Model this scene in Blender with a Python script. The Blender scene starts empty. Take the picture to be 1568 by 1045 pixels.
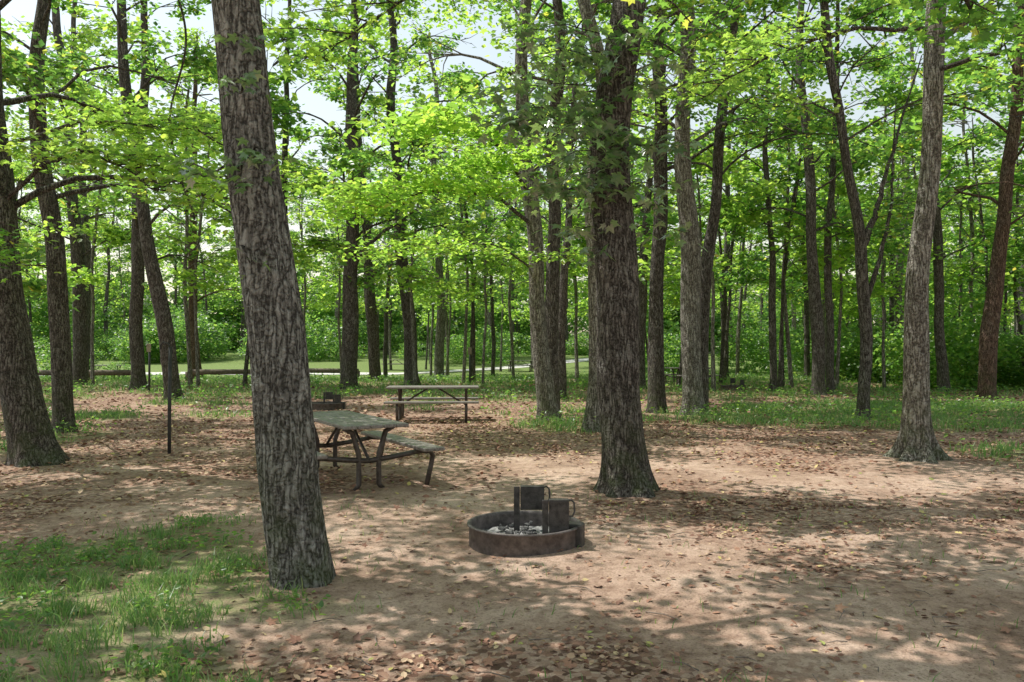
import bpy, math
import numpy as np
from mathutils import Vector
scene = bpy.context.scene
col = scene.collection

# ------------------------------------------------------------------ helpers
def mk_mesh(name, V, F, mat=None, smooth=True):
    V = np.asarray(V, dtype=np.float32); F = np.asarray(F, dtype=np.int32)
    me = bpy.data.meshes.new(name)
    n, k = F.shape
    me.vertices.add(len(V)); me.vertices.foreach_set('co', V.ravel())
    me.loops.add(n*k); me.loops.foreach_set('vertex_index', F.ravel())
    me.polygons.add(n); me.polygons.foreach_set('loop_start', np.arange(0, n*k, k, dtype=np.int32))
    me.update(calc_edges=True)
    me.polygons.foreach_set('use_smooth', np.full(n, smooth, dtype=bool))
    if mat: me.materials.append(mat)
    return me

def add_obj(name, data, parent=None, loc=(0, 0, 0), rotz=0.0, scale=None):
    o = bpy.data.objects.new(name, data)
    col.objects.link(o)
    o.location = loc; o.rotation_euler = (0, 0, rotz)
    if scale is not None: o.scale = scale
    if parent: o.parent = parent
    return o

class Geo:
    def __init__(s): s.V = []; s.F = []; s.n = 0
    def add(s, V, F):
        V = np.asarray(V, float); F = np.asarray(F, int)
        s.V.append(V); s.F.append(F + s.n); s.n += len(V)
    def mesh(s, name, mat, smooth=True):
        return mk_mesh(name, np.vstack(s.V), np.vstack(s.F), mat, smooth)

def tube(P, rad, sides=8, mod=None, cap=False):
    P = np.asarray(P, float); n = len(P)
    rad = np.broadcast_to(np.asarray(rad, float), (n,))
    T = np.gradient(P, axis=0); T /= np.linalg.norm(T, axis=1)[:, None] + 1e-9
    avg = np.abs(T.mean(0))
    ref = np.array([1., 0, 0]) if avg[2] > 0.75 else np.array([0, 0, 1.])
    if avg[2] <= 0.75 and np.abs(T[:, 2]).max() > .95: ref = np.array([0.31, 0.77, 0.2]); ref /= np.linalg.norm(ref)
    B = np.cross(T, ref); B /= np.linalg.norm(B, axis=1)[:, None] + 1e-9
    A = np.cross(B, T)
    th = np.linspace(0, 2*np.pi, sides, endpoint=False)
    r = rad[:, None]*np.ones((1, sides))
    if mod is not None: r = r*mod(P[:, 2][:, None], th[None, :])
    V = P[:, None, :] + r[..., None]*(np.cos(th)[None, :, None]*A[:, None, :] + np.sin(th)[None, :, None]*B[:, None, :])
    V = V.reshape(-1, 3)
    i = np.arange(n-1)[:, None]*sides; j = np.arange(sides)[None, :]; j2 = (j+1) % sides
    F = np.stack([i+j, i+j2, i+sides+j2, i+sides+j], -1).reshape(-1, 4)
    if cap:
        c0 = len(V); V = np.vstack([V, P[0], P[-1]])
        e = []
        for q in range(0, sides, 2):
            e.append([c0, (q+2) % sides, (q+1) % sides, q])
            b = (n-1)*sides
            e.append([c0+1, b+q, b+(q+1) % sides, b+(q+2) % sides])
        F = np.vstack([F, e])
    return V, F

def box(c, s, rz=0.0, bev=0.006):
    cx, cy, cz = c; hx, hy, hz = s[0]/2, s[1]/2, s[2]/2
    b = min(bev, hx*.6, hy*.6, hz*.6)
    prof = [(-hz, b), (-hz+b, 0), (hz-b, 0), (hz, b)]
    V = []
    for z, ins in prof:
        x0, y0 = hx-ins, hy-ins
        for x, y in [(-x0+b, -y0), (x0-b, -y0), (x0, -y0+b), (x0, y0-b), (x0-b, y0), (-x0+b, y0), (-x0, y0-b), (-x0, -y0+b)]:
            V.append((x, y, z))
    F = []
    for k in range(3):
        for j in range(8):
            F.append([k*8+j, k*8+(j+1) % 8, (k+1)*8+(j+1) % 8, (k+1)*8+j])
    for o, fl in ((0, True), (24, False)):
        q = [[0, 1, 2, 7], [7, 2, 3, 6], [6, 3, 4, 5]]
        for a in q:
            a = [o+w for w in a]
            F.append(a[::-1] if fl else a)
    V = np.array(V); ca, sa = math.cos(rz), math.sin(rz)
    V = np.stack([V[:, 0]*ca-V[:, 1]*sa+cx, V[:, 0]*sa+V[:, 1]*ca+cy, V[:, 2]+cz], -1)
    return V, np.array(F)

_grids = {}
def vnoise(x, y, scale, seed):
    if seed not in _grids: _grids[seed] = np.random.default_rng(seed).random((257, 257))
    g = _grids[seed]
    X = np.asarray(x)/scale + 1000.37; Y = np.asarray(y)/scale + 1000.71
    xi = np.floor(X).astype(int); yi = np.floor(Y).astype(int)
    fx = X-xi; fy = Y-yi; fx = fx*fx*(3-2*fx); fy = fy*fy*(3-2*fy)
    xi %= 256; yi %= 256
    return (g[xi, yi]*(1-fx)+g[xi+1, yi]*fx)*(1-fy)+(g[xi, yi+1]*(1-fx)+g[xi+1, yi+1]*fx)*fy
def fbm(x, y, s, seed): return .55*vnoise(x, y, s, seed)+.3*vnoise(x, y, s/2.3, seed+1)+.15*vnoise(x, y, s/5.1, seed+2)
def sstep(a, b, x): t = np.clip((x-a)/(b-a), 0, 1); return t*t*(3-2*t)

def ground_z(x, y):
    x = np.asarray(x, float); y = np.asarray(y, float)
    z = .05*(vnoise(x, y, 2.3, 3)-.5)+.025*(vnoise(x, y, .6, 4)-.5)
    z = z+.35*(vnoise(x, y, 14, 5)-.5)*sstep(12, 40, np.hypot(x, y))
    z = z+1.7*sstep(46, 110, y)
    return z
def ell(x, y, cx, cy, rx, ry): return np.exp(-((x-cx)/rx)**2-((y-cy)/ry)**2)
def grass_mask(x, y):
    g = np.maximum.reduce([
        1.05*ell(x, y, -3.6, 5.2, 2.0, 1.8), .62*ell(x, y, -1.4, 5.0, .9, .5), .65*ell(x, y, -2.0, 3.7, 1.5, .8),
        1.15*ell(x, y, 12, 19.5, 9.5, 4.8), 1.05*ell(x, y, 9.2, 11.8, 3.0, 2.0), 1.0*ell(x, y, 16, 14, 6, 4),
        .9*ell(x, y, -9.5, 12, 2.5, 3.6), .85*ell(x, y, 1.6, 16.4, 1.8, 1.7), .6*ell(x, y, -9, 19, 4, 2),
        .7*sstep(18, 30, y)+.5*sstep(38, 46, y), .5*ell(x, y, 1.1, 3.6, .5, .3)])
    return sstep(.38, .72, g+(fbm(x, y, 1.9, 20)-.5)*1.2)
def litter_mask(x, y):
    g = .37+.5*ell(x, y, -.6, 3.6, 1.6, .8)+.4*sstep(9, 14, y)+.3*ell(x, y, -5, 9, 3, 3)+.3*ell(x,y,1.9,8.2,1.4,1.2)+.35*ell(x,y,2.2,6.0,.7,.6)
    g = g-.2*ell(x, y, 2.2, 4.8, 3.0, 1.7)
    return sstep(.3, .7, g+(fbm(x, y, 1.5, 31)-.5)*1.0)

# ------------------------------------------------------------------ materials
class NT:
    def __init__(s, name):
        s.m = bpy.data.materials.new(name); s.m.use_nodes = True
        s.t = s.m.node_tree; s.t.nodes.clear()
        s.out = s.n('ShaderNodeOutputMaterial')
    def n(s, typ, ins=None, **kw):
        nd = s.t.nodes.new(typ)
        for k, v in kw.items(): setattr(nd, k, v)
        if ins:
            for k, v in ins.items():
                if isinstance(v, bpy.types.NodeSocket): s.t.links.new(v, nd.inputs[k])
                else: nd.inputs[k].default_value = v
        return nd
    def ramp(s, fac, stops, interp='LINEAR'):
        r = s.n('ShaderNodeValToRGB', {'Fac': fac}); cr = r.color_ramp; cr.interpolation = interp
        while len(cr.elements) < len(stops): cr.elements.new(.5)
        for e, (p, c) in zip(cr.elements, stops):
            e.position = p; e.color = (*c, 1) if len(c) == 3 else c
        return r.outputs['Color']
    def mix(s, f, a, b, bt='MIX'):
        m = s.n('ShaderNodeMix', data_type='RGBA', blend_type=bt)
        for k, v in ((0, f), (6, a), (7, b)):
            if isinstance(v, bpy.types.NodeSocket): s.t.links.new(v, m.inputs[k])
            else: m.inputs[k].default_value = v if k == 0 else (*v, 1)
        return m.outputs[2]
    def math(s, op, a, b=0.0):
        m = s.n('ShaderNodeMath', operation=op)
        for k, v in ((0, a), (1, b)):
            if isinstance(v, bpy.types.NodeSocket): s.t.links.new(v, m.inputs[k])
            else: m.inputs[k].default_value = v
        return m.outputs[0]
    def surf(s, sh): s.t.links.new(sh, s.out.inputs['Surface']); return s.m

def leaf_mat(name, stops, trans, tw=.5, gloss=.05, rough=.38):
    k = NT(name)
    g = k.n('ShaderNodeNewGeometry'); oi = k.n('ShaderNodeObjectInfo')
    c = k.ramp(g.outputs['Random Per Island'], stops)
    c = k.mix(k.math('MULTIPLY', oi.outputs['Random'], .7), c, k.mix(1.0, c, (.85, .82, 1.0), 'MULTIPLY'))
    t = k.mix(1.0, c, trans, 'MULTIPLY')
    d = k.n('ShaderNodeBsdfDiffuse', {'Color': c}); tr = k.n('ShaderNodeBsdfTranslucent', {'Color': t})
    gl = k.n('ShaderNodeBsdfGlossy', {'Color': (1, 1, 1, 1), 'Roughness': rough})
    m = k.n('ShaderNodeMixShader', {0: tw, 1: d.outputs[0], 2: tr.outputs[0]})
    m2 = k.n('ShaderNodeMixShader', {0: gloss, 1: m.outputs[0], 2: gl.outputs[0]})
    return k.surf(m2.outputs[0])

GREEN = [(0, (.03, .075, .02)), (.35, (.06, .135, .026)), (.7, (.105, .20, .035)), (.94, (.17, .26, .042)), (1, (.28, .26, .05))]
TR = (4.2, 4.0, 3.0)
M_leaf = leaf_mat('leaf_green', GREEN, TR, .57, .04)
M_leaf_y = leaf_mat('leaf_yellow_green', [(0, (.07, .14, .025)), (.5, (.13, .22, .038)), (1, (.21, .29, .05))], TR, .6, .04)
M_leaf_near = leaf_mat('leaf_near_dark', [(0, (.045, .10, .035)), (.6, (.08, .155, .045)), (1, (.14, .22, .055))], (3, 3, 2.0), .42, .22, .3)
M_bush = leaf_mat('bush_leaf', [(0, (.06, .14, .034)), (.6, (.105, .205, .042)), (1, (.18, .26, .055))], (3.4, 3.3, 2.4), .52, .04)
M_grass = leaf_mat('grass_blade', [(0, (.09, .19, .05)), (.6, (.15, .27, .075)), (1, (.28, .33, .13))], (2.3, 2.3, 1.8), .4, .03)

def litter_mat():
    k = NT('dead_leaf')
    g = k.n('ShaderNodeNewGeometry')
    c = k.ramp(g.outputs['Random Per Island'], [(0, (.13, .066, .043)), (.25, (.23, .11, .07)), (.5, (.34, .175, .11)), (.72, (.42, .255, .165)), (.9, (.54, .39, .25)), (.96, (.55, .45, .14)), (1, (.25, .3, .08))])
    d = k.n('ShaderNodeBsdfPrincipled', {'Base Color': c, 'Roughness': .8})
    return k.surf(d.outputs[0])
M_dead = litter_mat()

def bark_mat(name, dark, mid, light, vs=1.0, lich=.4, moss=.5):
    k = NT(name)
    tc = k.n('ShaderNodeTexCoord')
    wn = k.n('ShaderNodeTexNoise', {'Vector': tc.outputs['Object'], 'Scale': 5.0, 'Detail': 4.0})
    wv = k.mix(.06, tc.outputs['Object'], wn.outputs['Color'])
    def st(z, sc, det, ro):
        mp = k.n('ShaderNodeMapping', {'Vector': wv, 'Scale': (1, 1, z)})
        return k.n('ShaderNodeTexNoise', {'Vector': mp.outputs[0], 'Scale': sc*vs, 'Detail': det, 'Roughness': ro}).outputs['Fac']
    a = k.math('MULTIPLY', k.math('ABSOLUTE', k.math('SUBTRACT', st(.16, 28., 2.0, .5), .5)), 7.0)
    a = k.math('MINIMUM', a, 1.0)
    b = st(.45, 70., 5.0, .75)
    cpl = k.math('MULTIPLY', k.math('ABSOLUTE', k.math('SUBTRACT', st(1.0, 22., 2.0, .5), .5)), 9.0)
    cpl = k.math('MINIMUM', cpl, 1.0)
    h = k.math('ADD', k.math('MULTIPLY', a, .45), k.math('ADD', k.math('MULTIPLY', b, .5), k.math('MULTIPLY', cpl, .25)))
    c = k.ramp(h, [(.35, dark), (.68, mid), (1.0, light)])
    ln = k.n('ShaderNodeTexNoise', {'Vector': tc.outputs['Object'], 'Scale': 2.2, 'Detail': 6.0, 'Roughness': .75})
    lf = k.ramp(ln.outputs['Fac'], [(.48, (0, 0, 0)), (.66, (1, 1, 1))])
    c = k.mix(k.math('MULTIPLY', k.math('MULTIPLY', lf, lich), k.ramp(h, [(.45, (0, 0, 0)), (.75, (1, 1, 1))])), c, (.38, .39, .36))
    sx = k.n('ShaderNodeSeparateXYZ', {'Vector': tc.outputs['Object']})
    mz = k.n('ShaderNodeMapRange', {'Value': sx.outputs['Z'], 'From Min': 0.05, 'From Max': 1.3, 'To Min': 1.0, 'To Max': 0.0})
    mf = k.math('MULTIPLY', k.math('MULTIPLY', mz.outputs[0], moss), k.ramp(wn.outputs['Fac'], [(.42, (0, 0, 0)), (.6, (1, 1, 1))]))
    c = k.mix(mf, c, (.09, .12, .04))
    bp = k.n('ShaderNodeBump', {'Height': h, 'Strength': 1.0, 'Distance': .05})
    d = k.n('ShaderNodeBsdfPrincipled', {'Base Color': c, 'Roughness': .9, 'Normal': bp.outputs[0]})
    d.inputs['Specular IOR Level'].default_value = .2
    return k.surf(d.outputs[0])
B_oak = bark_mat('bark_oak', (.055, .05, .044), (.225, .21, .19), (.44, .42, .39), .95, .6)
B_dark = bark_mat('bark_dark', (.035, .029, .024), (.135, .115, .098), (.27, .24, .21), 1.1, .35)
B_pale = bark_mat('bark_pale', (.07, .06, .05), (.25, .225, .19), (.46, .43, .385), .9, .5)
B_red = bark_mat('bark_reddish', (.045, .03, .022), (.16, .10, .072), (.28, .19, .14), 1, .2)

def ground_mat():
    k = NT('forest_ground')
    tc = k.n('ShaderNodeTexCoord'); P = tc.outputs['Object']
    ga = k.n('ShaderNodeAttribute', attribute_name='grass').outputs['Fac']
    la = k.n('ShaderNodeAttribute', attribute_name='litter').outputs['Fac']
    n1 = k.n('ShaderNodeTexNoise', {'Vector': P, 'Scale': .8, 'Detail': 6.0, 'Roughness': .6})
    n2 = k.n('ShaderNodeTexNoise', {'Vector': P, 'Scale': 9., 'Detail': 8.0, 'Roughness': .7})
    n3 = k.n('ShaderNodeTexNoise', {'Vector': P, 'Scale': 60., 'Detail': 5.0, 'Roughness': .7})
    dirt = k.ramp(n1.outputs['Fac'], [(.32, (.33, .215, .155)), (.5, (.50, .345, .26)), (.66, (.64, .47, .365))])
    dirt = k.mix(1.0, dirt, k.ramp(n2.outputs['Fac'], [(.3, (.5, .45, .41)), (.52, (1, 1, 1)), (.75, (1.1, 1.1, 1.08))]), 'MULTIPLY')
    dirt = k.mix(1.0, dirt, k.ramp(n3.outputs['Fac'], [(.3, (.35, .31, .28)), (.47, (1, 1, 1)), (.72, (1.15, 1.15, 1.15))]), 'MULTIPLY')
    vo = k.n('ShaderNodeTexVoronoi', {'Vector': P, 'Scale': 24., 'Randomness': 1.0})
    sep = k.n('ShaderNodeSeparateColor', {'Color': vo.outputs['Color']})
    lit = k.ramp(sep.outputs[0], [(0, (.11, .063, .044)), (.3, (.2, .11, .076)), (.55, (.31, .175, .12)), (.8, (.41, .26, .185)), (1, (.51, .37, .28))])
    lf = k.math('MULTIPLY', la, k.ramp(k.math('ADD', sep.outputs[1], k.math('MULTIPLY', n2.outputs['Fac'], .6)), [(.5, (0, 0, 0)), (.7, (1, 1, 1))]))
    c = k.mix(lf, dirt, lit)
    gr = k.ramp(n3.outputs['Fac'], [(.3, (.10, .14, .045)), (.5, (.16, .24, .065)), (.7, (.25, .32, .10))])
    gf = k.math('MINIMUM', k.math('MULTIPLY', ga, k.ramp(n2.outputs['Fac'], [(.38, (.15, .15, .15)), (.58, (.8, .8, .8))])), .95)
    c = k.mix(gf, c, gr)
    h = k.math('ADD', k.math('MULTIPLY', n2.outputs['Fac'], .7), k.math('ADD', k.math('MULTIPLY', n3.outputs['Fac'], .4), k.math('MULTIPLY', k.math('MULTIPLY', sep.outputs[2], la), .25)))
    bp = k.n('ShaderNodeBump', {'Height': h, 'Strength': .9, 'Distance': .045})
    d = k.n('ShaderNodeBsdfPrincipled', {'Base Color': c, 'Roughness': .95, 'Normal': bp.outputs[0]})
    d.inputs['Specular IOR Level'].default_value = .15
    return k.surf(d.outputs[0])

def simple_mat(name, c1, c2, scale=12, rough=.7, metal=0.0, bump=.3, stretch=(1, 1, 1), spec=.4):
    k = NT(name); tc = k.n('ShaderNodeTexCoord')
    mp = k.n('ShaderNodeMapping', {'Vector': tc.outputs['Object'], 'Scale': stretch})
    n = k.n('ShaderNodeTexNoise', {'Vector': mp.outputs[0], 'Scale': scale, 'Detail': 6.0, 'Roughness': .65})
    c = k.ramp(n.outputs['Fac'], [(.32, c1), (.68, c2)])
    bp = k.n('ShaderNodeBump', {'Height': n.outputs['Fac'], 'Strength': bump, 'Distance': .01})
    d = k.n('ShaderNodeBsdfPrincipled', {'Base Color': c, 'Roughness': rough, 'Metallic': metal, 'Normal': bp.outputs[0]})
    d.inputs['Specular IOR Level'].default_value = spec
    return k.surf(d.outputs[0])
M_plank = simple_mat('weathered_plank', (.12, .10, .088), (.31, .275, .255), 7, .5, 0, .3, (1.2, 7, 4))
M_frame = simple_mat('brown_steel_pipe', (.045, .035, .03), (.11, .09, .08), 20, .45, .3, .1)
M_steel = simple_mat('weathered_fire_steel', (.022, .02, .019), (.10, .09, .085), 16, .55, .3, .4)
M_rim = simple_mat('weathered_ring_steel', (.06, .05, .046), (.20, .17, .16), 14, .6, .2, .4)
M_ash = simple_mat('ash', (.07, .065, .062), (.42, .41, .4), 22, .95, 0, 1.0)
M_char = simple_mat('charcoal', (.015, .015, .015), (.14, .135, .13), 30, .85, 0, .6)
M_log = simple_mat('log_wood', (.08, .06, .05), (.22, .17, .13), 10, .9, 0, .6)
M_post = simple_mat('post_dark', (.03, .03, .032), (.07, .07, .07), 10, .6, .2, .1)
M_sign = simple_mat('sign_plate', (.18, .14, .09), (.3, .25, .18), 10, .6, 0, .1)
M_twig = simple_mat('twig', (.08, .06, .05), (.28, .23, .19), 30, .9, 0, .3)
M_gravel = simple_mat('gravel_road', (.5, .47, .43), (.68, .65, .6), 30, .95, 0, .5)

# ------------------------------------------------------------------ ground
N = 430
u = np.linspace(-1, 1, N)
gx = 12*u+400*u**5; gy = 8+12*u+400*u**5
X, Y = np.meshgrid(gx, gy)
Z = ground_z(X, Y)
V = np.stack([X, Y, Z], -1).reshape(-1, 3)
i = np.arange(N-1)[:, None]*N+np.arange(N-1)[None, :]
F = np.stack([i, i+1, i+N+1, i+N], -1).reshape(-1, 4)
me = mk_mesh('ground', V, F, ground_mat())
for nm, fn in (('grass', lambda x, y: grass_mask(x, y)+1.6*sstep(38, 45, y)), ('litter', litter_mask)):
    a = me.attributes.new(nm, 'FLOAT', 'POINT'); a.data.foreach_set('value', fn(X, Y).ravel().astype(np.float32))
add_obj('ground', me)

n = 90
xs = np.linspace(-110, 30, n); yc = 53+3*np.sin(xs/22)+np.clip(xs+8, 0, 99)*1.1
G = []
for w in np.linspace(-1.7, 1.7, 7): G.append(np.stack([xs, yc+w, ground_z(xs, yc+w)+.03], -1))
G = np.stack(G, 1).reshape(-1, 3)
i = np.arange(n-1)[:, None]*7+np.arange(6)[None, :]
add_obj('gravel_road', mk_mesh('gravel_road', G, np.stack([i, i+7, i+8, i+1], -1).reshape(-1, 4), M_gravel))

# ------------------------------------------------------------------ leaves
T_simple = (np.array([[0, 0, 0], [.3, .28, .06], [.26, .68, .04], [0, 1, -.06], [-.26, .68, .04], [-.3, .28, .06]]), np.array([[0, 1, 2, 3], [0, 3, 4, 5]]))
T_dia = (np.array([[0, 0, 0], [.36, .45, .05], [0, 1, 0], [-.36, .45, .05]]), np.array([[0, 1, 2, 3]]))
lb = [[0, .25, 0]]
tipa = [-118, -62, 0, 62, 118]; tipr = [.36, .55, .72, .55, .36]; vala = [-165, -88, -30, 30, 88, 165]; valr = [.2, .25, .3, .3, .25, .2]
for a, r in zip(vala, valr): lb.append([math.sin(math.radians(a))*r, .25+math.cos(math.radians(a))*r, .0])
for a, r in zip(tipa, tipr): lb.append([math.sin(math.radians(a))*r, .25+math.cos(math.radians(a))*r, -.08*r])
T_lobed = (np.array(lb), np.array([[0, 2+q, 7+q, 1+q] for q in range(5)]))

def leaves(P, size, tmpl, rng, tilt=.55, heading=None, droop=0.0):
    n = len(P); T, Fq = tmpl
    nr = np.stack([rng.normal(0, tilt, n), rng.normal(0, tilt, n), np.ones(n)], -1)
    nr /= np.linalg.norm(nr, axis=1)[:, None]
    a = rng.uniform(0, 2*np.pi, n) if heading is None else heading
    y = np.stack([np.cos(a), np.sin(a), -droop*np.ones(n)], -1)
    y -= nr*(y*nr).sum(1)[:, None]*(.6 if droop > .5 else 1); y /= np.linalg.norm(y, axis=1)[:, None]
    x = np.cross(y, nr)
    s = (size*rng.uniform(.65, 1.25, n))[:, None, None]
    V = P[:, None, :]+s*(T[None, :, 0:1]*x[:, None, :]+T[None, :, 1:2]*y[:, None, :]+T[None, :, 2:3]*nr[:, None, :])
    F = (Fq[None]+(np.arange(n)*len(T))[:, None, None]).reshape(-1, 4)
    return V.reshape(-1, 3), F

def trunk_path(ctrl, H, rng, wob=.12):
    c = np.array(ctrl, float)
    d = (c[-1]-c[-2])/(c[-1][2]-c[-2][2]+1e-6)
    d[:2] *= .6
    z = c[-1][2]
    ext = []
    while z < H:
        z += 2.0
        p = c[-1]+d*(z-c[-1][2]); p[:2] += rng.normal(0, wob, 2); ext.append(p)
    c = np.vstack([c, ext]) if ext else c
    zz = np.unique(np.concatenate([np.linspace(-.2, 1.2, 24), np.linspace(1.2, H, 60)]))
    px = np.interp(zz, c[:, 2], c[:, 0]); py = np.interp(zz, c[:, 2], c[:, 1])
    a = rng.uniform(0, 6.28, 2)
    w = .05*np.clip(zz/2, 0, 1)
    px = px+w*np.sin(zz*1.05+a[0])+w*.5*np.sin(zz*2.3+a[1])
    k = np.array([1, 2, 3, 4, 3, 2, 1.]); k /= k.sum()
    pad = lambda a: np.convolve(np.pad(a, 3, mode='reflect', reflect_type='odd'), k, 'valid')
    return np.stack([pad(px), pad(py), zz], -1)

def tree_geo(ctrl, r0, H, zc0, nl, Lmax, nleaf, lsize, seed, sides=20, tmpl=T_dia, flare=.5, lobes=5, ridge=0.0, low_el=5., spread=.27, per=34):
    rng = np.random.default_rng(seed)
    P = trunk_path(ctrl, H, rng)
    z = P[:, 2]; zc = np.clip(z, 0, H)
    rad = r0*(1-.72*(zc/max(H, 17))**1.15)*np.clip((H+.3-zc)/1.5, .15, 1)
    ph = rng.uniform(0, 6.28, 4)
    def mod(zz, th):
        e = np.exp(-np.clip(zz, -.1, 99)/.22)
        m = 1+flare*e*(1+.55*np.cos(lobes*th+ph[0])+.25*np.cos(3*th+ph[1]))+.05*np.sin(2*th+ph[2]+zz*.9)+.04*np.sin(3*th+ph[3]-zz*1.7)+.025*np.sin(1.3*zz+ph[1])+.02*np.sin(5*th+2.9*zz)
        if ridge > 0: m = m+ridge*(np.abs(np.sin(9*th+1.3*np.sin(2.1*zz+ph[0])+.8*np.sin(5.3*zz)))-.5)
        return m
    W = Geo(); W.add(*tube(P, rad, sides, mod))
    segs = []; wts = []
    for q in range(nl):
        f = (q+rng.uniform(0, .9))/nl
        h = zc0+(H*.96-zc0)*f**.95
        p0 = np.array([np.interp(h, z, P[:, 0]), np.interp(h, z, P[:, 1]), h])
        az = q*2.4+rng.uniform(-.5, .5)
        L = Lmax*(1-.6*f)*rng.uniform(.6, 1.15)
        el = math.radians(low_el+45*f+rng.uniform(-8, 14))
        t = np.linspace(0, 1, 8)[:, None]
        d = np.array([math.cos(az)*math.cos(el), math.sin(az)*math.cos(el), math.sin(el)])
        nz = np.cumsum(rng.normal(0, .05*L/2.5, (8, 3)), 0)*np.array([1, 1, .6]); nz[0] = 0
        B = p0+d*L*t+nz+np.array([0, 0, 1])*(L*.16*np.sin(t*3.14)-L*.12*t**2)
        rr = min(np.interp(h, z, rad)*rng.uniform(.2, .36), .055)
        W.add(*tube(B, np.maximum(rr*(1-t[:, 0])**.8, .007), 6))
        segs.append((B[4], B[-1])); wts.append(L*.4)
        for s_ in range(6):
            tt = rng.uniform(.25, 1); ip = tt*7; a = int(min(ip, 6)); b0 = B[a]+(B[a+1]-B[a])*(ip-a)
            az2 = az+rng.choice([-1, 1])*rng.uniform(.4, 1.2); l2 = L*.42*(1.15-tt)+.45
            e2 = el*.5+rng.uniform(-.25, .3)
            b1 = b0+l2*np.array([math.cos(az2)*math.cos(e2), math.sin(az2)*math.cos(e2), math.sin(e2)])
            bm = (b0+b1)/2+rng.normal(0, .06, 3)
            W.add(*tube([b0, bm, b1], [.018, .012, .005], 4))
            segs.append((b0, b1)); wts.append(l2)
    wts = np.array(wts); wts /= wts.sum()
    A = np.array([s[0] for s in segs]); Bq = np.array([s[1] for s in segs])
    nc = max(10, nleaf//per)
    ci = rng.choice(len(segs), nc, p=wts); tt = rng.uniform(.2, 1.1, nc)[:, None]
    C = A[ci]+(Bq[ci]-A[ci])*tt+rng.normal(0, 1, (nc, 3))*np.array([.22, .22, .1])
    li = rng.integers(0, nc, nleaf)
    cs = rng.uniform(.6, 1.3, nc)[li][:, None]
    off = rng.normal(0, 1, (nleaf, 3))*np.array([spread, spread, spread*.4])*cs
    off[:, 2] -= .18*(off[:, 0]**2+off[:, 1]**2)
    LV = leaves(C[li]+off, lsize, tmpl, rng, .6, droop=.3)
    return W, LV

def tree(name, base, ctrl, r0, H, zc0, nl, Lmax, nleaf, lsize, seed, bark=None, leaf=None, **kw):
    bx, by = base; bz = float(ground_z(bx, by))
    e = add_obj(name, None, loc=(bx, by, bz)); e.empty_display_size = .5
    W, (LV, LF) = tree_geo(ctrl, r0, H, zc0, nl, Lmax, nleaf, lsize, seed, **kw)
    add_obj('trunk_and_limbs', W.mesh('trunk_and_limbs', bark or B_dark), e)
    add_obj('foliage', mk_mesh('foliage', LV, LF, leaf or M_leaf, False), e)
    return e

def sprig(parent, name, o, d, L, nleaf, size, seed, mat, tmpl=T_lobed, bark=None, w=.14):
    rng = np.random.default_rng(seed)
    d = np.array(d, float); d /= np.linalg.norm(d); o = np.array(o, float)
    t = np.linspace(0, 1, 7)[:, None]
    B = o+d*L*t+np.array([0, 0, -.25*L])*t**2+np.vstack([np.zeros(3), np.cumsum(rng.normal(0, .02, (6, 3)), 0)])
    W = Geo(); W.add(*tube(B, np.linspace(.009, .003, 7), 5))
    tt = rng.uniform(.15, 1, nleaf)*6; a = np.minimum(tt.astype(int), 5)
    Q = B[a]+(B[a+1]-B[a])*(tt-a)[:, None]+rng.normal(0, 1, (nleaf, 3))*np.array([w, w, w*.45])
    LV, LF = leaves(Q, size, tmpl, rng, .5, droop=.8)
    add_obj(name+'_twig', W.mesh(name+'_twig', bark or B_dark), parent)
    add_obj(name+'_leaves', mk_mesh(name+'_leaves', LV, LF, mat, False), parent)

def limb(parent, name, pts, r, nleaf, size, seed, mat, spread=.35, tmpl=T_simple, bark=None, nsub=12, sublen=.9):
    rng = np.random.default_rng(seed); pts = np.array(pts, float)
    s = np.linspace(0, len(pts)-1, 16)
    B = np.stack([np.interp(s, np.arange(len(pts)), pts[:, c]) for c in range(3)], -1)
    Bs = B.copy(); Bs[1:-1] = B[:-2]*.25+B[1:-1]*.5+B[2:]*.25; Bs[1:-1] += rng.normal(0, .02, (14, 3)); B = Bs
    W = Geo(); W.add(*tube(B, np.linspace(r, r*.15, 16), 8))
    C = []
    for q in range(nsub):
        tt = rng.uniform(3, 14.9); a = int(tt); b0 = B[a]+(B[min(a+1, 15)]-B[a])*(tt-a)
        dd = B[min(a+1, 15)]-B[a]; az = math.atan2(dd[1], dd[0])+rng.choice([-1, 1])*rng.uniform(.3, 1.3)
        l = sublen*rng.uniform(.5, 1.2)
        b1 = b0+np.array([math.cos(az)*l, math.sin(az)*l, rng.uniform(-.2, .12)*l])
        W.add(*tube([b0, (b0+b1)/2+np.array([0, 0, .04]), b1], [.012, .008, .003], 5))
        for f in (.4, .7, 1.0): C.append(b0+(b1-b0)*f)
    C.append(B[-1]); C = np.array(C)
    li = rng.integers(0, len(C), nleaf)
    off = rng.normal(0, 1, (nleaf, 3))*np.array([spread, spread, spread*.28])
    LV, LF = leaves(C[li]+off*.75, size, tmpl, rng, .4, droop=.35)
    add_obj(name+'_limb', W.mesh(name, bark or B_dark), parent)
    if nleaf > 1: add_obj(name+'_leaves', mk_mesh(name+'_leaves', LV, LF, mat, False), parent)

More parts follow.
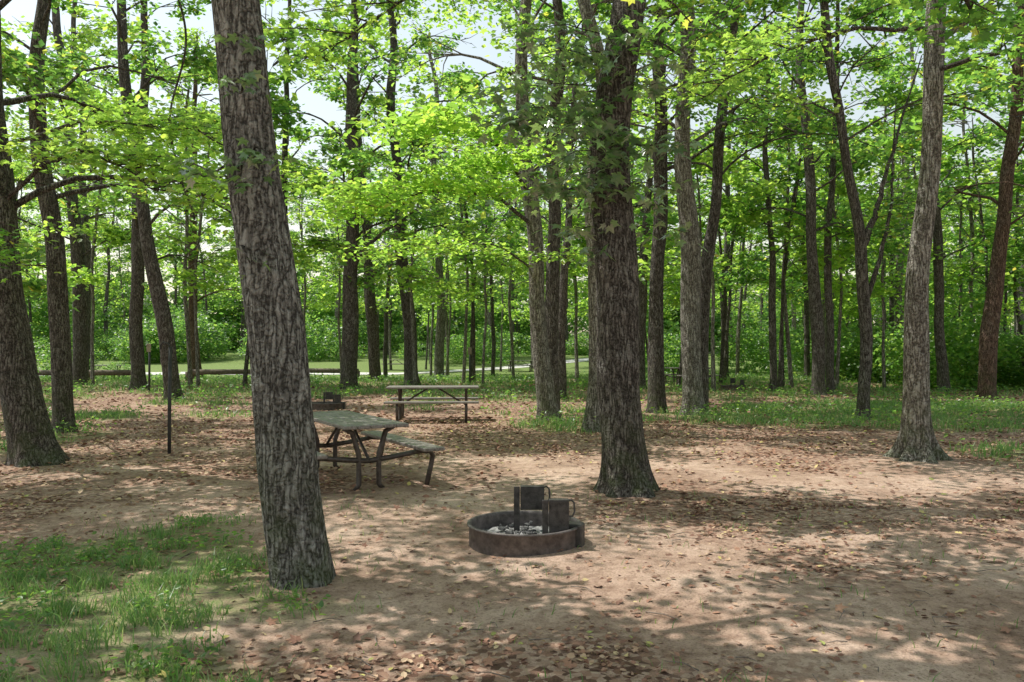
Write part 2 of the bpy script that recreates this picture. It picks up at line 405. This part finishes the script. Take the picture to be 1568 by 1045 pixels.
# ------------------------------------------------------------------ hero trees (world metres)
t1 = tree('oak_tree', (-1.45, 5.56), [(0, 0, -.2), (0, 0, 0), (-.16, 0, 1.25), (-.32, 0, 2.2), (-.41, 0, 3.1), (-.5, 0, 4.05)], .19, 13, 5.3, 17, 4.4, 8500, .15, 101,
          B_oak, sides=72, flare=.16, lobes=5, ridge=.05, per=60, spread=.3)
t2 = tree('oak_tree', (1.30, 8.95), [(0, 0, -.2), (0, 0, 0), (-.12, 0, 1.2), (-.15, 0, 3.3), (-.1, 0, 4.6), (0, 0, 5.5)], .24, 15, 6.4, 17, 4.8, 8000, .15, 102,
          B_dark, sides=72, flare=.42, lobes=5, ridge=.04, per=60, spread=.3)
t4 = tree('maple_tree', (5.85, 11.5), [(0, 0, -.2), (0, 0, 0), (.0, 0, 1.4), (.05, 0, 2.9), (.2, 0, 4.8), (.3, 0, 6.6)], .165, 16, 5.8, 16, 4.3, 5000, .14, 103,
          B_pale, sides=56, flare=1.15, lobes=6, ridge=.03, per=80)
t5 = tree('maple_tree', (-6.6, 11.1), [(0, 0, -.2), (0, 0, 0), (-.25, 0, 1.0), (-.55, 0, 2.5), (-.75, 0, 4.5)], .28, 16, 3.0, 24, 4.4, 8500, .13, 104,
          B_dark, M_leaf_y, sides=48, flare=.35, low_el=-2, tmpl=T_simple, per=50)
t3 = tree('maple_tree', (.82, 17.9), [(0, 0, -.2), (0, 0, 0), (-.15, 0, 1.5), (-.3, 0, 3.5), (-.5, 0, 5.6), (-.55, 0, 7)], .205, 17, 5.2, 20, 4.3, 5000, .14, 105,
          B_pale, M_leaf_y, sides=36, flare=.35, tmpl=T_simple, per=60)
hero = [
 ('oak_tree', (1.56, 15.4), [(.12, 0, 2), (.0, 0, 5)], .17, 16, 6.5, 3.5, 201, B_pale),
 ('oak_tree', (.98, 19.6), [(0, 0, 3), (.05, 0, 7)], .19, 18, 7, 4, 202, B_dark),
 ('hickory_tree', (-8.7, 15.5), [(-.1, 0, 2), (-.4, 0, 5)], .19, 17, 4, 4, 203, B_dark),
 ('oak_tree', (-19, 35), [(.1, 0, 4), (-.5, 0, 9)], .34, 21, 5, 5, 204, B_dark),
 ('oak_tree', (-14.3, 30.5), [(-.1, 0, 4), (.0, 0, 9)], .26, 20, 4, 5, 205, B_dark),
 ('oak_tree', (-10.6, 25), [(-.25, 0, 1.8), (-.75, 0, 4.6), (-1.5, 0, 9)], .24, 20, 5, 4.6, 206, B_dark),
 ('maple_tree', (-17, 43), [(-.3, 0, 4), (-.2, 0, 9)], .27, 19, 4, 5, 207, B_red),
 ('oak_tree', (-6.28, 30.5), [(.1, 0, 3), (.2, 0, 8)], .31, 20, 5.5, 5, 208, B_dark),
 ('oak_tree', (-6.7, 39), [(-.2, 0, 4), (-.6, 0, 9)], .29, 21, 5, 5, 209, B_dark),
 ('oak_tree', (-4.15, 33), [(-.15, 0, 3), (-.45, 0, 6), (-.7, 0, 10)], .29, 21, 6, 5, 210, B_dark),
 ('maple_tree', (-4.2, 46), [(.1, 0, 4), (-.1, 0, 9)], .28, 20, 4.5, 5, 211, B_pale),
 ('hickory_tree', (-1.1, 46), [(0, 0, 4), (-.2, 0, 9)], .12, 15, 4, 3, 212, B_dark),
 ('oak_tree', (3.7, 20.5), [(.05, 0, 3), (.1, 0, 6)], .21, 18, 5.6, 4.5, 213, B_dark),
 ('sycamore_tree', (4.52, 19.9), [(-.05, 0, 3), (-.25, 0, 7)], .26, 20, 6.2, 4.5, 214, B_pale),
 ('oak_tree', (4.95, 20.9), [(.1, 0, 3), (.5, 0, 7), (1, 0, 11)], .18, 18, 5.4, 4.2, 215, B_dark),
 ('hickory_tree', (9.85, 30), [(.0, 0, 3), (-.2, 0, 8)], .14, 17, 5, 4, 216, B_dark),
 ('oak_tree', (10.6, 27.5), [(-.15, 0, 4), (-.4, 0, 9)], .22, 19, 5, 4.5, 217, B_dark),
 ('hickory_tree', (11.6, 29), [(-.1, 0, 4), (.1, 0, 9)], .15, 18, 5.5, 4, 218, B_dark),
 ('oak_tree', (15.3, 25.7), [(.2, 0, 3), (.45, 0, 5), (1.0, 0, 9)], .26, 18, 5.4, 4.5, 219, B_red),
 ('hickory_tree', (14.7, 22.7), [(.3, 0, 2), (.9, 0, 6)], .15, 16, 5, 4, 220, B_red),
 ('hickory_tree', (16.5, 30.5), [(-.1, 0, 3), (-.3, 0, 8)], .2, 18, 5, 4, 221, B_dark),
 ('hickory_tree', (2.2, 39), [(-.1, 0, 4), (0, 0, 9)], .2, 19, 5, 4.5, 222, B_dark),
 ('hickory_tree', (11.2, 42), [(0, 0, 4), (.2, 0, 9)], .2, 19, 4, 4.5, 223, B_dark),
 ('oak_tree', (-9.6, 33), [(0, 0, 4), (.2, 0, 9)], .18, 19, 4.5, 4.5, 224, B_dark),
 # outside the frame: shade over the camp site
 ('oak_tree', (-10.0, 7.0), [(0, 0, 4), (.2, 0, 9)], .2, 14, 4.2, 4.8, 230, B_dark),
 ('oak_tree', (-13.5, 11.5), [(0, 0, 4), (.2, 0, 9)], .28, 18, 4.0, 4.8, 231, B_dark),
 ('maple_tree', (-5.6, 1.6), [(0, 0, 4), (.2, 0, 9)], .11, 11, 4.0, 3.8, 232, B_oak),
 ('maple_tree', (-2.9, -1.2), [(0, 0, 4), (.2, 0, 9)], .11, 11, 4.2, 3.8, 236, B_oak),
 ('maple_tree', (1.0, -1.6), [(0, 0, 4), (.2, 0, 9)], .11, 11, 4.4, 3.6, 237, B_oak),
 ('oak_tree', (-15.5, 19), [(0, 0, 4), (.2, 0, 9)], .28, 18, 3.5, 4.8, 233, B_dark),
 ('maple_tree', (12.8, 10.5), [(0, 0, 4), (.2, 0, 9)], .24, 17, 4.5, 4.5, 235, B_dark),
]
he = {}
for nm, b, c, r, H, z0, L, sd, bk in hero:
    d = math.hypot(*b); small = H < 12; off = sd >= 230
    he[sd] = tree(nm, b, [(0, 0, -.2), (0, 0, 0)]+c, r, H, z0, 12 if small else 18, L, 3600 if small else (6500 if off else (4800 if d < 22 else 4000)), .14 if d < 22 else .22, sd, bk,
         M_leaf_y if sd % 3 == 0 else M_leaf, sides=26, flare=.35, per=65 if off else (80 if d < 22 else 45))

tf = tree('forked_maple_tree', (8.1, 18.4), [(0, 0, -.2), (0, 0, 0), (.05, 0, 2.5), (.0, 0, 4.3), (-.35, 0, 6.0), (-.7, .1, 8)], .14, 15, 6, 16, 3.6, 3200, .14, 301, B_dark, sides=24, flare=.4)
limb(tf, 'fork_right', [(.02, 0, 4.0), (.35, 0, 4.9), (.75, .1, 6.2), (1.5, .2, 8.5)], .09, 400, .14, 302, M_leaf, nsub=14)
limb(tf, 'fork_side', [(.05, 0, 2.6), (.5, 0, 4.0), (.75, .1, 5.4), (.9, .2, 7.5)], .07, 350, .14, 303, M_leaf, nsub=12)
limb(he[208], 'crooked_limb', [(.1, 0, 4.2), (.5, -.3, 5.2), (2.2, -.6, 6.5), (4.6, -1, 7.6)], .12, 500, .18, 320, M_leaf, .4, nsub=14, sublen=1.3)

limb(t3, 'low_limb_a', [(-.35, 0, 4.4), (-1.3, -1.2, 4.9), (-2.5, -2.4, 4.7), (-3.4, -3.2, 4.2)], .05, 2600, .14, 311, M_leaf_y, .45, nsub=24, sublen=1.4)
limb(t3, 'low_limb_b', [(-.4, 0, 5.0), (-1.0, -1.6, 5.7), (-1.7, -2.9, 5.9), (-2.3, -3.8, 5.6)], .05, 2500, .14, 312, M_leaf_y, .45, nsub=24, sublen=1.4)
limb(t3, 'low_limb_c', [(-.3, 0, 3.4), (-1.2, -.5, 3.9), (-2.4, -1.0, 3.9), (-3.8, -1.6, 3.5)], .03, 700, .13, 313, M_leaf_y, .35, nsub=14)
limb(t3, 'low_limb_d', [(-.3, 0, 3.6), (.4, -1.0, 3.6), (.9, -1.7, 3.3)], .03, 260, .13, 314, M_leaf_y, .3, nsub=8, sublen=.7)
k = 0
rs = np.random.default_rng(43)
for q in range(36):
    z = 2.55+2.6*rs.random()**.9
    az = rs.choice([math.pi, math.pi*1.25, math.pi*1.5, math.pi*1.75, 0.0], p=[.38, .18, .20, .12, .12])+rs.normal(0, .2)
    L = rs.uniform(.45, 1.0)*(1.45 if math.cos(az) < -.5 and z > 3.4 else .55)
    sprig(t2, 'sprig_%d' % k, (-.12+.2*math.cos(az), .2*math.sin(az), z), (math.cos(az), math.sin(az)-.3, .05), L, int(8+27*L), .17, 400+k, M_leaf_near); k += 1
for (x, z, dx, dy, L, n_) in [(-.38, 2.9, .6, -1, .3, 18), (-.4, 3.35, .5, -1, .26, 16), (-.47, 2.75, -.8, -.6, .22, 10), (-.36, 2.3, .3, -1, .14, 6), (-.42, 3.7, .4, -1, .2, 12), (-.3, 2.95, 1, -.5, .28, 10), (-.5, 2.85, -1, -.3, .28, 12), (-.36, 2.72, .2, -1, .22, 10)]:
    sprig(t1, 'sprig_%d' % k, (x, -.17, z), (dx, dy, 0), L, n_, .11, 400+k, M_leaf_near, w=.07); k += 1
limb(t1, 'high_limb_a', [(-.5, 0, 5.2), (.8, .6, 5.6), (2.0, 1.3, 5.4), (3.2, 2.2, 4.8)], .04, 800, .14, 501, M_leaf, .35, T_lobed, nsub=18)
limb(t2, 'high_limb_b', [(0, 0, 6.6), (1.4, -.4, 6.1), (2.6, -.8, 5.6), (3.6, -.9, 5.0)], .04, 620, .15, 502, M_leaf, .4, T_lobed, nsub=16, sublen=1.1)
limb(t2, 'high_limb_h', [(0, 0, 6.2), (-1.2, .3, 6.3), (-2.6, .6, 5.8), (-3.8, .9, 5.2)], .04, 950, .14, 507, M_leaf_y, .4, T_lobed, nsub=18, sublen=1.2)
limb(t4, 'high_limb_c', [(.2, 0, 5.6), (1.0, -.6, 5.7), (1.8, -1.2, 5.3), (2.6, -1.6, 4.6)], .04, 700, .13, 503, M_leaf, .4, T_lobed, nsub=16)
limb(t4, 'high_limb_i', [(.2, 0, 6.2), (-1.0, .2, 6.3), (-2.2, .5, 5.9), (-3.2, .8, 5.3)], .04, 600, .13, 508, M_leaf_y, .4, T_lobed, nsub=16)
limb(t5, 'low_limb_e', [(-.5, 0, 3.6), (.4, -.5, 4.1), (1.3, -1.0, 4.1), (2.3, -1.3, 3.5)], .035, 950, .12, 504, M_leaf_y, .35, T_lobed, nsub=18)
limb(t5, 'low_limb_f', [(-.5, 0, 2.9), (-.2, -.9, 3.0), (.2, -1.7, 2.6)], .025, 420, .12, 505, M_leaf, .3, T_lobed, nsub=12, sublen=.7)
limb(t5, 'low_limb_g', [(-.6, 0, 4.4), (.6, .4, 4.9), (1.8, .8, 4.9), (3.2, 1.4, 4.2)], .035, 1400, .12, 506, M_leaf_y, .4, T_lobed, nsub=20, sublen=1.1)
vt = np.linspace(0, 1, 40)
vp = np.stack([-5.05+.12*np.sin(vt*9)+.35*np.clip(vt-.8, 0, 1)*3, 12.0+0*vt, 6.9-3.6*vt+.5*np.clip(vt-.88, 0, 1)*4], -1)
Vv = Geo(); Vv.add(*tube(vp, .018, 6)); add_obj('hanging_vine', Vv.mesh('hanging_vine', B_dark))

# ------------------------------------------------------------------ background forest (instanced)
protos = []
for q in range(8):
    rng = np.random.default_rng(900+q)
    H = 15+q if q < 6 else 11
    c = [(0, 0, -.3), (0, 0, 0), (rng.normal(0, .25), rng.normal(0, .2), 4), (rng.normal(0, .6), rng.normal(0, .5), 10)]
    W, (LV, LF) = tree_geo(c, .075+.03*q if q < 6 else .07, H, 2.8+.5*q if q < 6 else 3.5, 18 if q < 6 else 9, 4.4 if q < 6 else 2.4, 3300 if q < 6 else 900, .25, 910+q, sides=10, flare=.3, spread=.34, per=45)
    protos.append((W.mesh('bg_trunk', (B_dark, B_pale, B_dark)[q % 3]), mk_mesh('bg_foliage', LV, LF, (M_leaf, M_leaf_y)[q % 2], False)))
bushes = []
for q in range(4):
    rng = np.random.default_rng(950+q)
    nc = 80; C = rng.normal(0, 1, (nc, 3)); C /= np.linalg.norm(C, axis=1)[:, None]; C *= rng.uniform(.4, 1, (nc, 1))**.5
    C = C*np.array([1.8, 1.8, 1.4])+np.array([0, 0, 1.3]); C[:, 2] = np.abs(C[:, 2])
    li = rng.integers(0, nc, 2000)
    Q = C[li]+rng.normal(0, 1, (2000, 3))*np.array([.26, .26, .13]); Q[:, 2] = np.abs(Q[:, 2])
    LV, LF = leaves(Q, .18, T_dia, rng, .7, droop=.4)
    bushes.append(mk_mesh('bush_foliage', LV, LF, M_bush, False))

forest = add_obj('distant_trees', None)
rng = np.random.default_rng(77)
heroxy = np.array([h[1] for h in hero]+[(5.85, 11.5), (8.1, 18.4)])
cnt = 0
def place(q, x, y, s):
    rz = rng.uniform(0, 6.28); z = float(ground_z(x, y))
    for nm, m in zip(('trunk', 'foliage'), protos[q]): add_obj('distant_'+nm, m, forest, (x, y, z), rz, (s, s, s))
def road_d(x, y): return abs(y-(53+3*math.sin(x/22)+max(x+8, 0)*1.1))
for yy in np.arange(27, 106, 6.2):
    for xx in np.arange(-78, 79, 6.0):
        x = xx+rng.uniform(-2.6, 2.6); y = yy+rng.uniform(-2.6, 2.6)
        if abs(x) > .7*y+7: continue
        if y < 42 and -20 < x < 17 and rng.random() < .62: continue
        if x < -12 and 41 < y < 72: continue
        if road_d(x, y) < 4: continue
        if np.min(np.hypot(heroxy[:, 0]-x, heroxy[:, 1]-y)) < 2.6: continue
        if 44 < y < 66 and rng.random() < .4: continue
        place(rng.integers(0, 6), x, y, rng.uniform(.8, 1.2)); cnt += 1
for q in range(95):
    y = rng.uniform(29, 62); x = rng.uniform(-.6, .68)*y
    if (x < -12 and 41 < y < 72) or road_d(x, y) < 4: continue
    place(rng.integers(6, 8), x, y, rng.uniform(.8, 1.3))
und = add_obj('undergrowth', None)
def bush(x, y, s):
    add_obj('bush', bushes[rng.integers(0, 4)], und, (x, y, float(ground_z(x, y))-.1), rng.uniform(0, 6.28), (s, s, s*rng.uniform(.7, 1.2)))
for q in range(50): bush(rng.uniform(17, 45), rng.uniform(31, 44), rng.uniform(.7, 1.4))
for q in range(26): bush(rng.uniform(8, 45), rng.uniform(44, 60), rng.uniform(.8, 1.6))
for q in range(26): bush(rng.uniform(-58, -14), rng.uniform(64, 80), rng.uniform(.9, 2.2))
for q in range(8): bush(rng.uniform(-30, -20), rng.uniform(31, 42), rng.uniform(.4, .8))
for q in range(100): bush(rng.uniform(-85, 80), rng.uniform(86, 110), rng.uniform(1.8, 4.0))
for q in range(14): bush(rng.uniform(-12, 10), rng.uniform(66, 84), rng.uniform(.6, 1.4))
print('bg trees', cnt)

# ------------------------------------------------------------------ grass, weeds, litter, twigs
def scatter(n, x0, x1, y0, y1, mask, rng, power=1.0):
    x = rng.uniform(x0, x1, n); y = y0+(y1-y0)*rng.random(n)**power
    keep = rng.random(n) < mask(x, y)
    x = x[keep]; y = y[keep]
    return np.stack([x, y, ground_z(x, y)], -1)
def blades(P, h, w, rng):
    n = len(P); a = rng.uniform(0, 6.28, n); s = np.stack([np.cos(a), np.sin(a), 0*a], -1)
    hh = (h*rng.uniform(.4, 1.4, n))[:, None]; b = rng.uniform(0, 6.28, n)
    l = np.stack([np.cos(b), np.sin(b), 0*b], -1)*hh*rng.uniform(.15, 1.0, n)[:, None]
    up = np.array([0, 0, 1.])
    ww = w*rng.uniform(.6, 1.3, n)[:, None]
    m = P+up*hh*.55+l*.3; t = P+up*hh*.95+l
    V = np.stack([P-s*ww, P+s*ww, m+s*ww*.8, m-s*ww*.8, t+s*ww*.1, t-s*ww*.1], 1).reshape(-1, 3)
    F = (np.array([[0, 1, 2, 3], [3, 2, 4, 5]])[None]+(np.arange(n)*6)[:, None, None]).reshape(-1, 4)
    return V, F
rng = np.random.default_rng(5)
Gm = Geo()
tm = lambda x, y: grass_mask(x, y)*sstep(.42, .7, vnoise(x, y, .17, 61))
Gm.add(*blades(scatter(150000, -8, 3, 2.6, 9, tm, rng), .09, .0036, rng))
tm2 = lambda x, y: grass_mask(x, y)*sstep(.35, .6, vnoise(x, y, .4, 61))
Gm.add(*blades(scatter(120000, -14, 22, 9, 24, tm2, rng), .15, .009, rng))
Gm.add(*blades(scatter(80000, -30, 34, 20, 46, tm2, rng), .17, .016, rng))
sp = lambda x, y: .09*sstep(.6, .75, vnoise(x, y, .3, 66))+0*x
Gm.add(*blades(scatter(60000, -4, 8, 2.6, 9, sp, rng), .06, .003, rng))
add_obj('grass', Gm.mesh('grass', M_grass, False))
Wm = Geo()
wp = scatter(50000, -8, 3, 2.6, 9.5, lambda x, y: grass_mask(x, y)*sstep(.42, .66, vnoise(x, y, .3, 63)), rng); wp[:, 2] += rng.uniform(.01, .08, len(wp))
Wm.add(*leaves(wp, .042, T_simple, rng, .5))
wp = scatter(50000, -14, 24, 9, 26, lambda x, y: grass_mask(x, y)*sstep(.42, .62, vnoise(x, y, .8, 64)), rng); wp[:, 2] += rng.uniform(.02, .3, len(wp))
Wm.add(*leaves(wp, .085, T_simple, rng, .5))
wp = scatter(26000, -28, 34, 22, 46, lambda x, y: grass_mask(x, y)*sstep(.45, .65, vnoise(x, y, 1.2, 65)), rng); wp[:, 2] += rng.uniform(.02, .3, len(wp))
Wm.add(*leaves(wp, .14, T_simple, rng, .5))
add_obj('ground_weeds', Wm.mesh('ground_weeds', M_bush, False))

Lm = Geo()
lm = lambda x, y: .07+.93*litter_mask(x, y)*sstep(.3, .65, vnoise(x, y, .25, 71))
for (n_, a, sz, h) in ((44000, (-6, 7, 2.5, 8.5), .042, .012), (50000, (-12, 14, 8, 18), .07, .02), (36000, (-25, 28, 17, 36), .12, .03)):
    P = scatter(n_, *a, lm, rng); P[:, 2] += rng.uniform(.003, h, len(P))
    Lm.add(*leaves(P, sz, T_simple, rng, .32))
P = scatter(1400, -6, 7, 2.5, 9, lambda x, y: .5+0*x, rng); P[:, 2] += .012
Lm.add(*leaves(P, .08, T_lobed, rng, .3))
add_obj('leaf_litter', Lm.mesh('leaf_litter', M_dead, False))
Tm = Geo()
for q in range(420):
    y = 2.8+15*rng.random()**1.6; x = rng.uniform(-.75, .75)*(y+1); L = rng.uniform(.04, .18)*(1+y/14); a = rng.uniform(0, 6.28); z = float(ground_z(x, y))+.01
    b = rng.normal(0, .12)*L
    Tm.add(*tube([(x, y, z), (x+L*.5*math.cos(a)-b*math.sin(a), y+L*.5*math.sin(a)+b*math.cos(a), z+.01), (x+L*math.cos(a), y+L*math.sin(a), z)], [.004, .003, .0015], 5))
add_obj('fallen_twigs', Tm.mesh('fallen_twigs', M_twig))

# ------------------------------------------------------------------ picnic tables
def picnic_table(x, y, ang, L=2.2):
    z = float(ground_z(x, y))
    e = add_obj('picnic_table', None, loc=(x, y, z), rotz=ang)
    g = Geo()
    for q in range(5): g.add(*box((0, (q-2)*.152, .745), (L, .147, .042), 0, .008))
    add_obj('table_top', g.mesh('table_top', M_plank, False), e)
    for sgn, nm in ((1, 'bench_seat_1'), (-1, 'bench_seat_2')):
        g = Geo()
        for q in (-.5, .5): g.add(*box((0, sgn*.70+q*.135, .445), (L, .130, .042), 0, .008))
        add_obj(nm, g.mesh(nm, M_plank, False), e)
    g = Geo()
    for sx in (-1, 1):
        X0 = sx*(L/2-.28)
        for s in (-1, 1):
            g.add(*tube([(X0, s*.17, 0), (X0, s*.12, .06), (X0, s*.12, .4), (X0, s*.2, .66), (X0, s*.30, .715)], .03, 10, cap=True))
            g.add(*tube([(X0, 0, .33), (X0, s*.3, .36), (X0, s*.62, .405), (X0, s*.76, .395), (X0, s*.80, .34), (X0, s*.77, .2), (X0, s*.72, .0)], .03, 10, cap=True))
            g.add(*box((X0, s*.70, .418), (.06, .26, .010), 0, .002))
        g.add(*box((X0, 0, .716), (.06, .72, .012), 0, .002))
        g.add(*tube([(X0, 0, .34), (X0-sx*.35, 0, .55), (X0-sx*.62, 0, .715)], .018, 8, cap=True))
    add_obj('pipe_frame', g.mesh('pipe_frame', M_frame), e)
    return e
u_ = np.array([-.5, .866])
c = np.array([-1.5, 8.9])+u_*1.1
picnic_table(c[0], c[1], math.atan2(u_[1], u_[0]), 2.2)
picnic_table(-1.78, 18.0, math.radians(3), 2.05)
picnic_table(7.6, 34, math.radians(20), 2.0)
picnic_table(.6, 55, math.radians(-8), 2.0)
picnic_table(-8.5, 58, math.radians(12), 2.0)
picnic_table(-21.5, 42, math.radians(10), 2.0)
picnic_table(-11.8, 40, math.radians(-15), 2.0)

# ------------------------------------------------------------------ fire rings
def fire_ring(x, y, rz=0.0):
    z = float(ground_z(x, y))
    e = add_obj('fire_ring', None, loc=(x, y, z), rotz=rz)
    r, h, t = .455, .17, .012
    th = np.linspace(0, 2*np.pi, 64, endpoint=False)
    prof = [(r, -.06), (r, h-.02), (r+.016, h-.014), (r+.018, h-.002), (r+.008, h+.003), (r-t, h), (r-t, h-.03), (r-t, -.06)]
    V = np.array([[(p[0])*np.cos(th), p[0]*np.sin(th), p[1]+0*th] for p in prof]).transpose(0, 2, 1).reshape(-1, 3)
    i = np.arange(7)[:, None]*64; j = np.arange(64)[None, :]; F = np.stack([i+j, i+(j+1) % 64, i+64+(j+1) % 64, i+64+j], -1).reshape(-1, 4)
    add_obj('steel_ring', mk_mesh('steel_ring', V, F, M_rim), e)
    rr = np.linspace(0, r-.015, 14); A, B = np.meshgrid(rr, np.linspace(0, 2*np.pi, 48, endpoint=False), indexing='ij')
    rg = np.random.default_rng(8); Zs = .05+.03*np.cos(A*4)+rg.normal(0, .008, A.shape)*(A > 0)
    V = np.stack([A*np.cos(B), A*np.sin(B), Zs], -1).reshape(-1, 3)
    i = np.arange(13)[:, None]*48; j = np.arange(48)[None, :]; F = np.stack([i+j, i+48+j, i+48+(j+1) % 48, i+(j+1) % 48], -1).reshape(-1, 4)
    add_obj('ash_bed', mk_mesh('ash_bed', V, F, M_ash), e)
    g = Geo()
    for q in range(70):
        a = rg.uniform(0, 6.28); d = rg.uniform(0, .38); s = rg.uniform(.012, .035)
        V, F = box((d*math.cos(a), d*math.sin(a), .075+rg.uniform(0, .02)), (s*rg.uniform(.8, 3), s, s*.8), rg.uniform(0, 3), .01)
        V = V+rg.normal(0, .003, V.shape); g.add(V, F)
    add_obj('charcoal', g.mesh('charcoal', M_char, False), e)
    def unit(nm, x0, yy, zb, zt, pw, zpb):
        g = Geo()
        g.add(*box((x0, yy-.03, (zb+zt)/2), (.05, .014, zt-zb), 0, .003))
        x1 = x0+.03; xm = x1+pw/2
        g.add(*box((xm, yy-.012, (zpb+zt-.012)/2), (pw, .010, zt-.012-zpb), 0, .003))
        g.add(*box((xm, yy+.022, zt-.008), (pw, .075, .008), 0, .002))
        g.add(*box((xm, yy+.022, zpb), (pw, .075, .008), 0, .002))
        for q in range(7):
            xb = x1+.012+(pw-.024)*q/6
            g.add(*tube([(xb, yy+.062, zpb+.006), (xb, yy+.062, zt-.014)], .006, 6, cap=True))
        hx = x1+pw
        g.add(*tube([(hx-.02, yy, zt-.012), (hx+.022, yy, zt-.006), (hx+.042, yy, zt-.03), (hx+.045, yy, zt-.1), (hx+.03, yy, zt-.135), (hx-.02, yy, zt-.14)], .008, 8, cap=True))
        add_obj(nm, g.mesh(nm, M_steel, False), e)
    unit('grate_bracket_1', -.06, .08, .06, .455, .20, .26)
    unit('grate_bracket_2', .165, -.22, .04, .40, .16, .12)
    g = Geo(); g.add(*box((.40, -.12, .09), (.16, .14, .2), -.3, .012)); add_obj('hinge_block', g.mesh('hinge_block', M_steel, False), e)
    return e
fire_ring(.1, 6.6)
fire_ring(-5.0, 21.5, .3)
fire_ring(8.6, 31, .5)

# ------------------------------------------------------------------ posts, rails
def post(x, y, h, r, sign=None, name='lantern_post'):
    e = add_obj(name, None, loc=(x, y, float(ground_z(x, y))))
    g = Geo(); g.add(*tube([(0, 0, -.1), (0, 0, h*.5), (0.01, 0, h)], r, 10, cap=True))
    if name == 'lantern_post':
        g.add(*tube([(0, 0, h-.02), (-.02, 0, h+.05), (-.1, 0, h+.07), (-.14, 0, h+.02), (-.13, 0, h-.04)], r*.45, 8, cap=True))
    add_obj('post', g.mesh('post', M_post), e)
    if sign:
        g = Geo(); g.add(*box((0, -r-.012, h-.1), (sign[0], .02, sign[1]), 0, .004)); add_obj('plate', g.mesh('plate', M_sign, False), e)
post(-5.2, 12.1, 1.62, .027)
post(-1.8, 34, 1.55, .04, (.16, .3), 'campsite_number_post')
post(-13.2, 29, 1.7, .04, (.16, .3), 'campsite_number_post')
def rail(x0, y0, x1, y1, h=.45):
    n = max(2, int(math.hypot(x1-x0, y1-y0)/2.4)+1)
    cx, cy = (x0+x1)/2, (y0+y1)/2; e = add_obj('log_barrier', None, loc=(cx, cy, 0))
    g = Geo(); ts = np.linspace(0, 1, n)
    xs = x0+(x1-x0)*ts; ys = y0+(y1-y0)*ts; zs = ground_z(xs, ys)
    g.add(*tube(np.stack([xs-cx, ys-cy, zs+h], -1), .13, 10, cap=True))
    for a, b, c_ in zip(xs, ys, zs): g.add(*tube([(a-cx, b-cy, c_-.1), (a-cx, b-cy, c_+h*.5), (a-cx, b-cy, c_+h)], .11, 8, cap=True))
    add_obj('log', g.mesh('log', M_log), e)
rail(-23, 38.5, -17.5, 37.8); rail(-16.3, 40, -12.5, 41.5); rail(-12.5, 45, -8.5, 44); rail(-29, 40, -25, 39)

# ------------------------------------------------------------------ light, sky, camera
el = math.radians(60); S = Vector((-.93*math.cos(el), .37*math.cos(el), math.sin(el))).normalized()
sun = bpy.data.lights.new('sun', 'SUN'); sun.energy = 5.0; sun.angle = math.radians(.35); sun.color = (1, .97, .91)
so = add_obj('sun', sun); so.rotation_mode = 'QUATERNION'; so.rotation_quaternion = S.to_track_quat('Z', 'Y')
w = bpy.data.worlds.new('World'); scene.world = w; w.use_nodes = True
nt = w.node_tree; bg = nt.nodes['Background']; bg.inputs['Strength'].default_value = .15
sk = nt.nodes.new('ShaderNodeTexSky'); sk.sky_type = 'NISHITA'; sk.sun_disc = False
sk.sun_elevation = el; sk.sun_rotation = math.atan2(S.x, S.y) % (2*math.pi)
sk.air_density = 2.0; sk.dust_density = .8; sk.ozone_density = .5
hs = nt.nodes.new('ShaderNodeHueSaturation'); hs.inputs['Saturation'].default_value = .55; hs.inputs['Value'].default_value = 1.15
nt.links.new(sk.outputs[0], hs.inputs['Color']); nt.links.new(hs.outputs[0], bg.inputs['Color'])
cam = bpy.data.cameras.new('camera'); cam.lens = 28; cam.sensor_width = 36; cam.clip_end = 2000
co = add_obj('camera', cam, loc=(0, 0, 1.6)); co.rotation_euler = (math.radians(90.54), 0, 0)
scene.camera = co
scene.view_settings.view_transform = 'Standard'; scene.view_settings.look = 'None'; scene.view_settings.exposure = 0
